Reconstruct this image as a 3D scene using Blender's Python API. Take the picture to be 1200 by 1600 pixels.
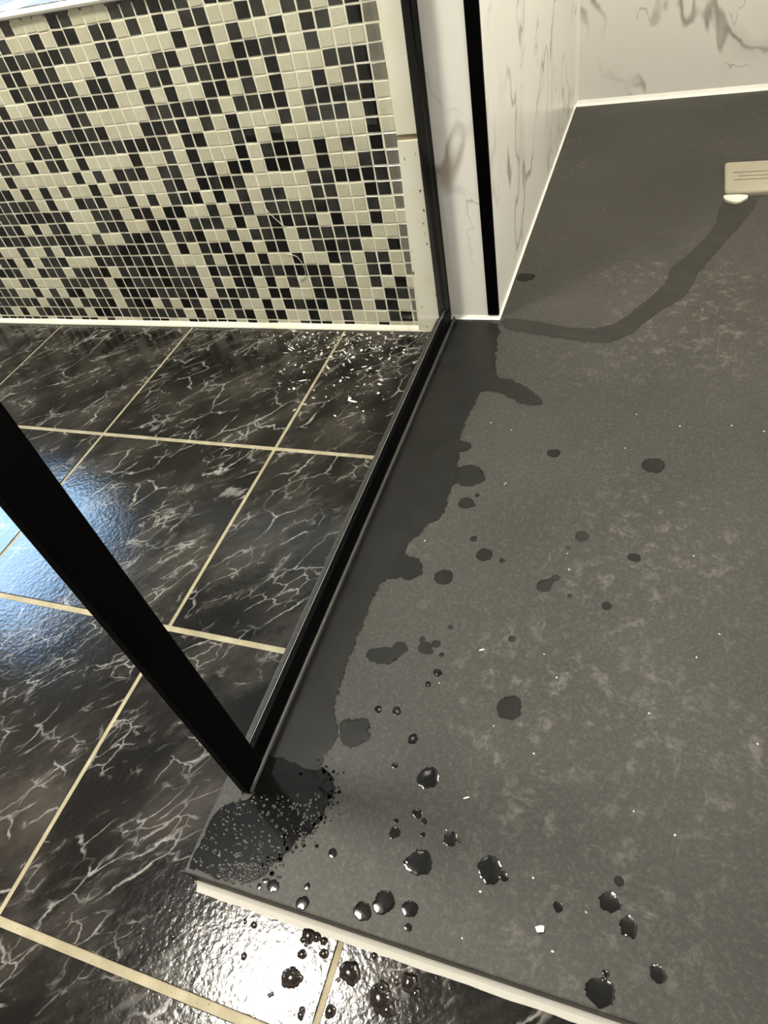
import bpy, bmesh, math, random
from mathutils import Vector, Matrix, noise as mnoise

for o in list(bpy.data.objects):
    bpy.data.objects.remove(o)
random.seed(7)
SC = bpy.context.scene
COL = SC.collection

# ------------------------------------------------------------------ camera
FPX = 1074.74
ROT = [[0.936503, 0.302369, -0.177579], [0.107209, -0.72906, -0.676001], [-0.333868, 0.614039, -0.715184]]
CAM = Vector((0.52079, -0.66976, 0.66001))
cam_data = bpy.data.cameras.new('camera')
cam = bpy.data.objects.new('camera', cam_data)
COL.objects.link(cam)
cam_data.sensor_fit = 'VERTICAL'
cam_data.sensor_height = 36.0
cam_data.lens = FPX / 1600.0 * 36.0
cam_data.clip_start = 0.01
m = Matrix.Identity(4)
for i in range(3):
    m[i][0], m[i][1], m[i][2], m[i][3] = ROT[0][i], -ROT[1][i], -ROT[2][i], CAM[i]
cam.matrix_world = m
SC.camera = cam

# ------------------------------------------------------------------ world, exposure
world = bpy.data.worlds.new('world')
SC.world = world
world.use_nodes = True
world.node_tree.nodes['Background'].inputs[0].default_value = (0.55, 0.7, 1.0, 1)
world.node_tree.nodes['Background'].inputs[1].default_value = 0.6
SC.view_settings.view_transform = 'Standard'
SC.view_settings.look = 'None'
SC.view_settings.gamma = 1.0
SC.view_settings.use_curve_mapping = False
SC.view_settings.exposure = 0.06
LAMP_STRENGTH = 250.0
FILL_LAMP_STRENGTH = 195.0  # added fill over the tray
LAMP_COLOR = (1.0, 0.94, 0.825)
WINDOW_STRENGTH = 21.0
WINDOW_COLOR = (0.38, 0.64, 1.0)

# ------------------------------------------------------------------ measured layout (metres)
WALL_Y = 0.3258          # face of the mosaic wall
TRAY_Z = 0.028           # top of the shower tray
TRAY_X0, TRAY_X1, TRAY_Y0, TRAY_Y1 = 0.178, 1.08, -0.58, 1.285
PITCH_X, PITCH_Y = 0.33, 0.3312
ROOM_X0, ROOM_Y0, CEIL = -1.75, -1.6, 2.4
LEDGE_Z = 0.522


def plane_point(u, v, axis, value):
    """where the sight line through a measured photo point meets a world plane"""
    d = Vector([sum(ROT[k][i] * c for k, c in enumerate(((u - 600) / FPX, (v - 800) / FPX, 1.0))) for i in range(3)])
    t = (value - CAM[axis]) / d[axis]
    return CAM + d * t


# ------------------------------------------------------------------ object helpers
def link(name, mesh, mat=None, parent=None):
    o = bpy.data.objects.new(name, mesh)
    COL.objects.link(o)
    if mat is not None and mesh is not None and not mesh.materials:
        for mm in (mat if isinstance(mat, (list, tuple)) else [mat]):
            mesh.materials.append(mm)
    if parent is not None:
        o.parent = parent
    return o


def build(name, bm, mat, parent=None, smooth=False):
    bmesh.ops.recalc_face_normals(bm, faces=bm.faces[:])
    me = bpy.data.meshes.new(name)
    bm.to_mesh(me)
    bm.free()
    if smooth:
        for f in me.polygons:
            f.use_smooth = True
    return link(name, me, mat, parent)


def tag(o, label=None, category=None, group=None, kind=None):
    if label: o['label'] = label
    if category: o['category'] = category
    if group: o['group'] = group
    if kind: o['kind'] = kind
    return o


def empty(name, loc):
    o = bpy.data.objects.new(name, None)
    COL.objects.link(o)
    o.location = loc
    o.empty_display_size = 0.05
    return o


def add_box(bm, x0, x1, y0, y1, z0, z1, bevel=0.0, seg=2):
    vs = [bm.verts.new(p) for p in ((x0, y0, z0), (x1, y0, z0), (x1, y1, z0), (x0, y1, z0),
                                    (x0, y0, z1), (x1, y0, z1), (x1, y1, z1), (x0, y1, z1))]
    fs = [bm.faces.new([vs[i] for i in f]) for f in
          ((0, 3, 2, 1), (4, 5, 6, 7), (0, 1, 5, 4), (1, 2, 6, 5), (2, 3, 7, 6), (3, 0, 4, 7))]
    if bevel > 0:
        es = list({e for f in fs for e in f.edges})
        bmesh.ops.bevel(bm, geom=es, offset=bevel, segments=seg, affect='EDGES', profile=0.6)
    return bm


def box(name, x0, x1, y0, y1, z0, z1, mat, parent=None, bevel=0.0, seg=2, base=(0, 0, 0)):
    b = base
    return build(name, add_box(bmesh.new(), x0 - b[0], x1 - b[0], y0 - b[1], y1 - b[1], z0 - b[2], z1 - b[2], bevel, seg), mat, parent)


def add_prism(bm, pts, z0, z1, bevel=0.0):
    """extruded outline with a small chamfer round the top"""
    n = len(pts)
    cen = Vector((sum(p[0] for p in pts) / n, sum(p[1] for p in pts) / n))
    lo = [bm.verts.new((p[0], p[1], z0)) for p in pts]
    if bevel:
        mid = [bm.verts.new((p[0], p[1], z1 - bevel)) for p in pts]
        ins = []
        for i in range(n):
            a, b, c = Vector(pts[i - 1][:2]), Vector(pts[i][:2]), Vector(pts[(i + 1) % n][:2])
            n1 = (b - a).orthogonal().normalized(); n2 = (c - b).orthogonal().normalized()
            d = n1 + n2
            k = bevel / max(0.3, (1 + n1.dot(n2)))
            ins.append(b + d * k)
        # orthogonal() turns left, which is inward for counter-clockwise outlines
        hi = [bm.verts.new((p[0], p[1], z1)) for p in ins]
        loops = [lo, mid, hi]
    else:
        hi = [bm.verts.new((p[0], p[1], z1)) for p in pts]
        loops = [lo, hi]
    for l0, l1 in zip(loops, loops[1:]):
        for i in range(n):
            bm.faces.new((l0[i], l0[(i + 1) % n], l1[(i + 1) % n], l1[i]))
    bm.faces.new(hi)
    bm.faces.new(list(reversed(lo)))
    return bm


def add_tube(bm, pts, r, n=8, closed_ends=True):
    rings = []
    for i, p in enumerate(pts):
        p = Vector(p)
        a = Vector(pts[max(0, i - 1)]); b = Vector(pts[min(len(pts) - 1, i + 1)])
        t = (b - a).normalized()
        u = t.orthogonal().normalized() if i == 0 else (rings_u - t * rings_u.dot(t)).normalized()
        rings_u = u
        w = t.cross(u)
        rr = r[i] if isinstance(r, (list, tuple)) else r
        rings.append([bm.verts.new(p + u * (rr * math.cos(2 * math.pi * k / n)) + w * (rr * math.sin(2 * math.pi * k / n))) for k in range(n)])
    for r0, r1 in zip(rings, rings[1:]):
        for k in range(n):
            bm.faces.new((r0[k], r0[(k + 1) % n], r1[(k + 1) % n], r1[k]))
    if closed_ends:
        bm.faces.new(list(reversed(rings[0]))); bm.faces.new(rings[-1])
    return bm


# ------------------------------------------------------------------ material helpers
class NT:
    def __init__(self, name):
        self.mat = bpy.data.materials.new(name)
        self.mat.use_nodes = True
        self.t = self.mat.node_tree
        self.b = self.t.nodes['Principled BSDF']

    def n(self, kind, **kw):
        nd = self.t.nodes.new(kind)
        for k, v in kw.items():
            setattr(nd, k, v)
        return nd

    def l(self, a, b):
        self.t.links.new(a, b)

    def val(self, sock, v):
        if hasattr(v, 'default_value') or hasattr(v, 'is_output'):
            self.l(v, sock)
        else:
            sock.default_value = v

    def coords(self, scale=(1, 1, 1), rot=(0, 0, 0), loc=(0, 0, 0), world=True, rand=0.0):
        if world:
            src = self.n('ShaderNodeNewGeometry').outputs['Position']
        else:
            src = self.n('ShaderNodeTexCoord').outputs['Object']
        if rand:
            oi = self.n('ShaderNodeObjectInfo')
            mul = self.n('ShaderNodeMath', operation='MULTIPLY'); self.l(oi.outputs['Random'], mul.inputs[0]); mul.inputs[1].default_value = rand
            add = self.n('ShaderNodeVectorMath', operation='ADD'); self.l(src, add.inputs[0]); self.l(mul.outputs[0], add.inputs[1])
            src = add.outputs[0]
        mp = self.n('ShaderNodeMapping')
        mp.inputs['Scale'].default_value = scale; mp.inputs['Rotation'].default_value = rot; mp.inputs['Location'].default_value = loc
        self.l(src, mp.inputs['Vector'])
        return mp.outputs[0]

    def noise(self, vec, scale, detail=4, rough=0.55, dist=0.0, color=False):
        nd = self.n('ShaderNodeTexNoise')
        nd.inputs['Scale'].default_value = scale; nd.inputs['Detail'].default_value = detail
        nd.inputs['Roughness'].default_value = rough; nd.inputs['Distortion'].default_value = dist
        self.l(vec, nd.inputs['Vector'])
        return nd.outputs['Color' if color else 'Fac']

    def voro(self, vec, scale, feature='DISTANCE_TO_EDGE', out='Distance'):
        nd = self.n('ShaderNodeTexVoronoi', feature=feature)
        nd.inputs['Scale'].default_value = scale
        self.l(vec, nd.inputs['Vector'])
        return nd.outputs[out]

    def warp(self, vec, scale, amount, detail=3):
        c = self.noise(vec, scale, detail, color=True)
        s = self.n('ShaderNodeVectorMath', operation='SUBTRACT'); self.l(c, s.inputs[0]); s.inputs[1].default_value = (.5, .5, .5)
        k = self.n('ShaderNodeVectorMath', operation='SCALE'); self.l(s.outputs[0], k.inputs[0]); k.inputs['Scale'].default_value = amount
        a = self.n('ShaderNodeVectorMath', operation='ADD'); self.l(vec, a.inputs[0]); self.l(k.outputs[0], a.inputs[1])
        return a.outputs[0]

    def math(self, op, a, b=0.0, clamp=False):
        nd = self.n('ShaderNodeMath', operation=op); nd.use_clamp = clamp
        self.val(nd.inputs[0], a); self.val(nd.inputs[1], b)
        return nd.outputs[0]

    def ramp(self, v, a, b, y0=0.0, y1=1.0):
        nd = self.n('ShaderNodeMapRange'); nd.clamp = True
        nd.interpolation_type = 'SMOOTHSTEP'
        self.l(v, nd.inputs['Value'])
        for i, x in zip((1, 2, 3, 4), (a, b, y0, y1)):
            nd.inputs[i].default_value = x
        return nd.outputs[0]

    def mix(self, f, a, b):
        nd = self.n('ShaderNodeMix', data_type='RGBA')
        self.val(nd.inputs[0], f)
        for i, c in ((6, a), (7, b)):
            if isinstance(c, tuple): nd.inputs[i].default_value = (*c[:3], 1)
            else: self.l(c, nd.inputs[i])
        return nd.outputs[2]

    def ridge(self, v, width):
        """thin line where a noise crosses one half"""
        s = self.math('ABSOLUTE', self.math('SUBTRACT', v, 0.5))
        return self.ramp(s, 0.0, width, 1.0, 0.0)

    def bump(self, h, strength=0.2, dist=0.001):
        nd = self.n('ShaderNodeBump'); nd.inputs['Strength'].default_value = strength; nd.inputs['Distance'].default_value = dist
        self.l(h, nd.inputs['Height']); self.l(nd.outputs[0], self.b.inputs['Normal'])

    def done(self, color=None, rough=0.5, spec=0.5, metal=0.0):
        if color is not None:
            if isinstance(color, tuple): self.b.inputs['Base Color'].default_value = (*color[:3], 1)
            else: self.l(color, self.b.inputs['Base Color'])
        self.val(self.b.inputs['Roughness'], rough)
        self.val(self.b.inputs['Specular IOR Level'], spec)
        self.b.inputs['Metallic'].default_value = metal
        return self.mat


def plain(name, color, rough=0.5, spec=0.5, metal=0.0):
    return NT(name).done(color, rough, spec, metal)


def dark_marble():
    t = NT('black_marble_tile')
    src = t.coords(rand=40.0)
    mp = t.n('ShaderNodeMapping', vector_type='TEXTURE')
    mp.inputs['Rotation'].default_value = (0, 0, math.radians(52)); mp.inputs['Scale'].default_value = (1.9, 1.0, 1.0)
    t.l(src, mp.inputs['Vector'])
    v = t.warp(mp.outputs[0], 11.0, 0.03)
    v2 = t.warp(t.warp(v, 45.0, 0.016, 4), 130.0, 0.005, 2)
    mp2 = t.n('ShaderNodeMapping', vector_type='TEXTURE')
    mp2.inputs['Rotation'].default_value = (0, 0, math.radians(44)); mp2.inputs['Scale'].default_value = (5.0, 1.0, 1.0)
    t.l(t.warp(src, 25.0, 0.02), mp2.inputs['Vector'])
    cloud = t.ramp(t.noise(v, 13.0, 7, 0.66), 0.38, 0.74)
    c = t.mix(cloud, (0.0045, 0.0041, 0.0036), (0.044, 0.038, 0.032))
    wisp = t.math('MULTIPLY', t.ramp(t.noise(mp2.outputs[0], 70.0, 5, 0.7), 0.52, 0.74), t.ramp(t.noise(v, 14.0, 3), 0.46, 0.66))
    c = t.mix(t.math('MULTIPLY', wisp, 0.7), c, (0.13, 0.122, 0.11))
    net = t.ramp(t.voro(v2, 22.0), 0.0, 0.030, 1.0, 0.0)
    net = t.math('MULTIPLY', net, t.ramp(t.noise(v, 30.0, 3), 0.45, 0.66))
    fine = t.math('MULTIPLY', t.ramp(t.voro(v2, 55.0), 0.0, 0.055, 1.0, 0.0), t.ramp(t.noise(v, 26.0, 3), 0.50, 0.66))
    veins = t.math('MAXIMUM', net, t.math('MULTIPLY', fine, 0.75))
    blot = t.math('MULTIPLY', t.ramp(t.noise(v2, 34.0, 4, 0.6), 0.62, 0.72), t.ramp(t.noise(v, 9.0, 2), 0.5, 0.62))
    veins = t.math('MAXIMUM', veins, t.math('MULTIPLY', blot, 0.6))
    c = t.mix(t.math('MULTIPLY', veins, 0.85), c, (0.29, 0.28, 0.258))
    g = t.coords()
    gv = t.warp(g, 60, 0.006)
    h = t.math('ADD', t.voro(gv, 210, 'SMOOTH_F1'), t.math('MULTIPLY', t.noise(gv, 420, 3), 0.7))
    t.bump(h, 0.17, 0.0010)
    return t.done(c, 0.13, 0.38)


def white_marble():
    t = NT('white_marble_panel')
    v = t.coords(rot=(math.radians(20), math.radians(35), math.radians(15)), scale=(1.0, 1.0, 0.55))
    w = t.warp(t.warp(v, 3.0, 0.16), 14.0, 0.035)
    big = t.math('MULTIPLY', t.ridge(t.noise(w, 3.6, 3), 0.013), t.ramp(t.noise(v, 5.0, 2), 0.42, 0.60))
    small = t.math('MULTIPLY', t.ridge(t.noise(w, 9.0, 4), 0.012), t.ramp(t.noise(v, 8.0, 2), 0.54, 0.68))
    soft = t.math('MULTIPLY', t.ridge(t.noise(w, 3.6, 3), 0.07), t.ramp(t.noise(v, 4.0, 2), 0.5, 0.7))
    c = t.mix(t.math('MULTIPLY', soft, 0.45), (0.88, 0.865, 0.82), (0.58, 0.54, 0.50))
    c = t.mix(t.math('MULTIPLY', big, 0.8), c, (0.27, 0.22, 0.185))
    c = t.mix(t.math('MULTIPLY', small, 0.65), c, (0.32, 0.275, 0.255))
    return t.done(c, 0.30, 0.45)


def tray_stone():
    t = NT('dark_slate_tray')
    g = t.coords()
    w = t.warp(g, 22, 0.02)
    c = t.mix(t.ramp(t.noise(g, 4.5, 4), 0.3, 0.7), (0.0310, 0.0298, 0.0260), (0.0420, 0.0405, 0.0354))
    big = t.ramp(t.noise(t.coords(loc=(3.1, 1.7, 0)), 3.2, 3), 0.46, 0.64)
    chalk = t.math('MULTIPLY', t.ramp(t.noise(w, 60, 8, 0.72), 0.50, 0.74), big)
    c = t.mix(t.math('MULTIPLY', chalk, 0.75), c, (0.150, 0.141, 0.122))
    streak = t.math('MULTIPLY', t.ramp(t.noise(t.coords(rot=(0, 0, math.radians(-30)), scale=(1, .25, 1)), 75, 5, 0.7), 0.58, 0.76),
                    t.ramp(t.noise(t.coords(loc=(7.3, 4.2, 0)), 6.0, 2), 0.52, 0.68))
    c = t.mix(t.math('MULTIPLY', streak, 0.5), c, (0.17, 0.162, 0.146))
    c = t.mix(t.math('MULTIPLY', t.ramp(t.noise(w, 260, 5, 0.7), 0.46, 0.70), 0.32), c, (0.115, 0.108, 0.095))
    c = t.mix(t.math('MULTIPLY', t.ramp(t.noise(t.coords(loc=(1.3, 5.5, 0)), 240, 4, 0.7), 0.5, 0.7), 0.25), c, (0.016, 0.0155, 0.0135))
    h = t.math('ADD', t.noise(w, 90, 6, 0.65), t.math('MULTIPLY', t.noise(g, 420, 3), 0.4))
    t.bump(h, 0.35, 0.0012)
    return t.done(c, 0.5, 0.22)


def wet(name, color, rough, bump_s=0.12, spec=0.25, soft=False):
    t = NT(name)
    if soft:      # the film thins out unevenly towards its rim
        at = t.n('ShaderNodeAttribute'); at.attribute_name = 'wetness'
        nz = t.noise(t.coords(), 190, 5, 0.68)
        a = t.ramp(t.math('ADD', at.outputs['Fac'], t.math('MULTIPLY', t.math('SUBTRACT', nz, 0.5), 1.5)), 0.30, 0.62)
        t.l(a, t.b.inputs['Alpha'])
    g = t.coords()
    t.bump(t.noise(g, 120, 4), bump_s, 0.001)
    c = t.mix(t.ramp(t.noise(g, 30, 4), 0.35, 0.7), tuple(x * 0.86 for x in color), tuple(x * 1.15 for x in color))
    return t.done(c, rough, spec)


def cream_tile():
    t = NT('cream_mosaic_tile')
    g = t.coords()
    c = t.mix(t.ramp(t.noise(g, 9, 3), 0.35, 0.65), (0.56, 0.535, 0.405), (0.63, 0.61, 0.48))
    c = t.mix(t.math('MULTIPLY', t.ramp(t.noise(g, 260, 4), 0.45, 0.72), 0.35), c, (0.44, 0.41, 0.31))
    t.bump(t.math('ADD', t.noise(g, 140, 4), t.math('MULTIPLY', t.noise(g, 600, 2), .3)), 0.2, 0.001)
    return t.done(c, 0.42, 0.4)


def dark_tile(name, a, b):
    t = NT(name)
    c = t.mix(t.ramp(t.noise(t.coords(), 38, 1), 0.35, 0.65), a, b)
    return t.done(c, 0.2, 0.3)


def grout(name, a, b, stain, s_amt=0.5, scale=30):
    t = NT(name)
    g = t.coords()
    c = t.mix(t.ramp(t.noise(g, scale, 4), 0.4, 0.65), a, b)
    c = t.mix(t.math('MULTIPLY', t.ramp(t.noise(g, 11, 4), 0.52, 0.72), s_amt), c, stain)
    c = t.mix(t.math('MULTIPLY', t.ramp(t.noise(g, 420, 2), 0.66, 0.74), 0.7), c, (0.12, 0.085, 0.05))
    t.bump(t.noise(g, 350, 3), 0.3, 0.0008)
    return t.done(c, 0.75, 0.25)


def speckled_white(name, base, amount=1.0):
    t = NT(name)
    g = t.coords()
    c = t.mix(t.ramp(t.noise(g, 12, 4), 0.42, 0.7), base, tuple(x * y for x, y in zip(base, (0.93, 0.9, 0.82))))
    dv = t.warp(t.coords(scale=(1, 1, .6)), 300, 0.004)
    dots = t.math('MULTIPLY', t.ramp(t.voro(dv, 150, 'F1'), 0.20, 0.27, 1.0, 0.0), t.ramp(t.noise(g, 70, 2), 0.56, 0.60))
    low = t.n('ShaderNodeSeparateXYZ'); t.l(g, low.inputs[0])
    dots = t.math('MULTIPLY', dots, t.ramp(low.outputs[2], 0.26, 0.33, 1.0, 0.08))
    c = t.mix(t.math('MULTIPLY', dots, amount), c, (0.06, 0.05, 0.035))
    return t.done(c, 0.4, 0.4)


def clear_glass():
    t = NT('clear_glass')
    out = t.t.nodes['Material Output']
    tr = t.n('ShaderNodeBsdfTransparent'); tr.inputs[0].default_value = (0.955, 0.965, 0.955, 1)
    gl = t.n('ShaderNodeBsdfGlossy'); gl.inputs['Roughness'].default_value = 0.02
    lw = t.n('ShaderNodeLayerWeight'); lw.inputs[0].default_value = 0.5
    fr = t.math('ADD', t.math('MULTIPLY', t.math('POWER', lw.outputs['Facing'], 5.0), 0.22), 0.012)
    mx = t.n('ShaderNodeMixShader')
    t.l(fr, mx.inputs[0]); t.l(tr.outputs[0], mx.inputs[1]); t.l(gl.outputs[0], mx.inputs[2])
    t.l(mx.outputs[0], out.inputs['Surface'])
    return t.mat


def emitter(name, color, strength):
    t = NT(name)
    t.b.inputs['Emission Color'].default_value = (*color, 1)
    t.b.inputs['Emission Strength'].default_value = strength
    return t.done((0.8, 0.8, 0.8), 0.4)


M = dict(
    floor_tile=dark_marble(), marble=white_marble(), tray=tray_stone(), cream=cream_tile(),
    black=dark_tile('black_mosaic_tile', (0.003, 0.003, 0.0038), (0.008, 0.0078, 0.008)),
    grey=dark_tile('charcoal_mosaic_tile', (0.022, 0.022, 0.0205), (0.038, 0.037, 0.034)),
    smeared=dark_tile('smeared_mosaic_tile', (0.145, 0.135, 0.11), (0.19, 0.175, 0.145)),
    wall_grout=grout('cream_wall_grout', (0.80, 0.765, 0.63), (0.88, 0.85, 0.72), (0.62, 0.48, 0.33), 0.35),
    floor_grout=grout('tan_floor_grout', (0.31, 0.27, 0.175), (0.38, 0.335, 0.23), (0.20, 0.145, 0.085), 0.6),
    bead=grout('white_silicone', (0.80, 0.78, 0.68), (0.86, 0.84, 0.74), (0.70, 0.58, 0.40), 0.3),
    front_bead=plain('front_white_silicone', (0.66, 0.645, 0.59), 0.5, 0.3),
    clean_bead=plain('clean_white_silicone', (0.88, 0.87, 0.82), 0.45),
    grey_bead=plain('clear_grey_silicone', (0.055, 0.055, 0.052), 0.3),
    joint=plain('brown_joint', (0.30, 0.24, 0.13), 0.8),
    edging=speckled_white('white_edge_tile', (0.88, 0.86, 0.75)),
    black_metal=plain('matt_black_metal', (0.0010, 0.0010, 0.0011), 0.45, 0.04),
    glass=clear_glass(),
    paint=plain('ceiling_paint', (0.42, 0.40, 0.36), 0.9),
    dark_paint=plain('dim_wall_paint', (0.34, 0.31, 0.27), 0.9),
    white_gloss=plain('white_gloss', (0.85, 0.84, 0.80), 0.2),
    wet_dark=wet('wet_slate', (0.0135, 0.0133, 0.0124), 0.32, 0.12, 0.18, soft=True),
    wet_faint=wet('damp_slate', (0.0205, 0.0196, 0.0172), 0.42, 0.12, 0.2, soft=True),
    drop=wet('water_on_slate', (0.0042, 0.0042, 0.004), 0.10, 0.03, 0.4),
    drop_faint=wet('drying_drop', (0.0120, 0.0117, 0.0107), 0.5, 0.12, 0.12, soft=True),
    drop_tile=wet('water_on_black_tile', (0.012, 0.008, 0.006), 0.08, 0.02, 0.5),
    droplet=plain('clear_droplet', (0.02, 0.02, 0.018), 0.06, 1.0),
    crumb=plain('plaster_white', (0.80, 0.78, 0.70), 0.8),
    drain=plain('ivory_plastic', (0.34, 0.315, 0.24), 0.45, 0.3),
    hole=plain('dark_hole', (0.01, 0.008, 0.005), 0.8),
    hair=plain('pale_fibre', (0.70, 0.67, 0.56), 0.6),
    lamp=emitter('lamp_diffuser', LAMP_COLOR, LAMP_STRENGTH),
    fill_lamp=emitter('fill_lamp_diffuser', LAMP_COLOR, FILL_LAMP_STRENGTH),
    sky_pane=emitter('frosted_daylight_pane', WINDOW_COLOR, WINDOW_STRENGTH),
)

def bath_deck_mat():
    t = NT('white_streaked_deck')
    g = t.coords(rot=(0, 0, math.radians(25)), scale=(1.0, 0.3, 1.0))
    w = t.warp(g, 9, 0.08)
    c = t.mix(t.ramp(t.noise(w, 22, 5, 0.65), 0.44, 0.56), (0.50, 0.50, 0.49), (0.075, 0.075, 0.075))
    return t.done(c, 0.25, 0.5)


M['deck'] = bath_deck_mat()

# ================================================================== structure
# ---- floor: recessed grout bed and single tiles
floor = empty('floor', (0, 0, 0)); floor['kind'] = 'structure'
GR = 0.0016
box('grout_bed', ROOM_X0, TRAY_X1 + 0.02, ROOM_Y0, TRAY_Y1 + 0.02, -0.02, -GR, M['floor_grout'], floor)
HX, HY = 0.0027, 0.0040          # half joint widths
for i in range(-6, 4):
    for j in range(-5, 1):
        x0, x1 = i * PITCH_X + HX, (i + 1) * PITCH_X - HX
        y0, y1 = j * PITCH_Y + HY, (j + 1) * PITCH_Y - HY
        x0, x1 = max(x0, ROOM_X0), min(x1, TRAY_X1); y0, y1 = max(y0, ROOM_Y0), min(y1, WALL_Y - 0.001)
        if x1 - x0 < 0.02 or y1 - y0 < 0.02:
            continue
        tx, ty = TRAY_X0 - 0.001, TRAY_Y0 - 0.001
        if x0 >= tx and y0 >= ty:
            continue
        if x1 > tx and y1 > ty:
            if x0 >= tx: y1 = ty
            elif y0 >= ty: x1 = tx
        if x1 > tx and y1 > ty:
            pts = [(x0, y0), (x1, y0), (x1, ty), (tx, ty), (tx, y1), (x0, y1)]
        else:
            pts = [(x0, y0), (x1, y0), (x1, y1), (x0, y1)]
        cx, cy = (x0 + x1) / 2, (y0 + y1) / 2
        o = build('floor_tile', add_prism(bmesh.new(), [(a - cx, b - cy) for a, b in pts], -0.008, random.uniform(-0.0003, 0.0002), 0.0007), M['floor_tile'], floor)
        o.location = (cx, cy, 0)

# ---- mosaic wall
wall_l = empty('wall_left', (0, WALL_Y, 0)); wall_l['kind'] = 'structure'
MP, MZ, MX0, MZ0 = 0.02236, 0.02205, 0.14402, 0.0269
TT = 0.0025                                         # tile stands proud of the grout
box('grout_backing', ROOM_X0, 0.203, TT * 0.28, 0.06, 0.0, LEDGE_Z - 0.004, M['wall_grout'], wall_l)
# columns counted from the right-hand end of the mosaic, one list for each row from the floor up; all other tiles are cream
BLACK_COLUMNS = [
    [1, 9, 12, 13, 15, 18, 20, 30, 31, 37, 40, 43],
    [2, 3, 6, 8, 9, 11, 13, 16, 18, 21, 25, 26, 29, 35, 38],
    [2, 5, 6, 7, 8, 11, 12, 16, 19, 20, 24, 26, 27, 32, 33, 37],
    [1, 7, 12, 14, 15, 22, 26, 27, 37],
    [2, 7, 8, 9, 10, 13, 14, 15, 17, 22, 23, 24, 28, 30, 35, 39, 40],
    [6, 9, 12, 14, 15, 23, 25, 28, 32, 36, 38],
    [1, 6, 10, 11, 13, 15, 16, 19, 23, 24, 25, 27, 28, 30],
    [3, 4, 10, 17, 22, 23, 30, 31, 35, 37],
    [2, 5, 7, 9, 10, 13, 19, 20, 21, 24, 25, 30, 33, 35, 37],
    [6, 13, 18, 19, 21, 22, 24, 29, 31, 33, 34],
    [2, 14, 16, 20, 22, 25, 27, 30],
    [2, 3, 4, 13, 15, 17, 23, 25, 30, 32, 34],
    [5, 8, 9, 11, 12, 14, 15, 20, 22, 26, 33],
    [1, 5, 7, 8, 11, 15, 20, 25, 27, 30],
    [1, 8, 10, 14, 15, 18, 19, 20, 24, 25, 27, 29, 32],
    [1, 11, 15, 17, 18, 22, 24, 26, 31],
    [1, 3, 4, 7, 8, 13, 15, 24, 30, 31],
    [1, 4, 7, 11, 12, 15, 17, 20, 21, 22, 24, 26, 27, 30],
    [1, 7, 9, 10, 11, 15, 18, 20, 21, 24, 25, 26],
    [8, 9, 14, 20, 25, 27, 28],
    [1, 4, 6, 11, 13, 18, 23, 24],
    [1, 8, 14, 18, 21, 22, 24],
    [1, 6, 9, 10, 13, 14, 15, 22],
]
GREY_COLUMNS = [
    [2, 6, 16, 22, 23, 24, 25, 26, 27, 28, 29, 33, 34, 35, 36, 38, 42],
    [5, 10, 17, 20, 23, 27, 30, 31, 32, 34, 36, 39, 40, 41, 42],
    [1, 14, 15, 17, 21, 22, 23, 25, 29, 30, 35, 40, 41],
    [3, 5, 8, 10, 17, 19, 20, 21, 23, 24, 25, 29, 30, 31, 32, 33, 38],
    [3, 5, 11, 12, 16, 19, 20, 21, 25, 26, 29, 31, 33, 34, 38],
    [2, 3, 5, 17, 21, 22, 24, 26, 27, 33, 34, 39],
    [4, 5, 7, 17, 21, 22, 26, 29, 31, 33, 36, 39],
    [5, 6, 7, 8, 11, 12, 14, 18, 19, 21, 24, 27, 29, 32, 33, 34, 36, 38],
    [8, 11, 15, 16, 17, 26, 31, 36],
    [2, 5, 7, 8, 9, 10, 12, 15, 25, 26, 30, 32, 35, 36],
    [1, 5, 6, 9, 10, 12, 17, 18, 26, 32],
    [1, 5, 6, 12, 14, 18, 22, 28],
    [1, 2, 7, 17, 18, 21, 24],
    [3, 9, 17, 28, 32, 33],
    [11, 17, 21, 22, 23, 28],
    [3, 4, 5, 7, 13, 16, 23, 25, 28, 32],
    [2, 5, 9, 10, 12, 14, 16, 17, 23, 27, 28, 29],
    [2, 9, 23, 25],
    [2, 3, 12, 13, 16, 23],
    [4, 6, 7, 11, 12, 15, 18, 24],
    [3, 9, 19, 22, 25, 26],
    [2, 4, 5, 7, 11, 12, 16, 19, 27],
    [3, 7, 12, 16, 17, 21, 26],
]
SMEARED_COLUMNS = [
    [0],
    [0],
    [0],
    [],
    [0],
    [0],
    [0],
    [0],
    [],
    [0],
    [0],
    [0],
    [0],
    [0],
    [],
    [],
    [],
    [0],
    [0],
    [0],
    [0],
    [],
    [],
]


def mosaic_mesh(kind_mat, seed):
    rnd = random.Random(seed)
    bm = bmesh.new()
    a = 0.0099
    j = lambda: rnd.uniform(-0.00045, 0.00045)
    base = [(-a + j(), -a + j()), (a + j(), -a + j()), (a + j(), a + j()), (-a + j(), a + j())]
    lo = [bm.verts.new((p[0], TT, p[1])) for p in base]
    mid = [bm.verts.new((p[0], 0.0007, p[1])) for p in base]
    hi = [bm.verts.new((p[0] * 0.93, 0, p[1] * 0.93)) for p in base]
    for l0, l1 in ((lo, mid), (mid, hi)):
        for k in range(4):
            bm.faces.new((l0[k], l0[(k + 1) % 4], l1[(k + 1) % 4], l1[k]))
    bm.faces.new(hi)
    bmesh.ops.recalc_face_normals(bm, faces=bm.faces[:])
    me = bpy.data.meshes.new('mosaic_tile')
    bm.to_mesh(me); bm.free()
    me.materials.append(kind_mat)
    return me


order = ['black', 'grey', 'smeared', 'cream']
KINDS = {k: M[k] for k in order}
TILE_MESH = {k: [mosaic_mesh(mt, order.index(k) * 10 + s) for s in range(4)] for k, mt in KINDS.items()}


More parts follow.
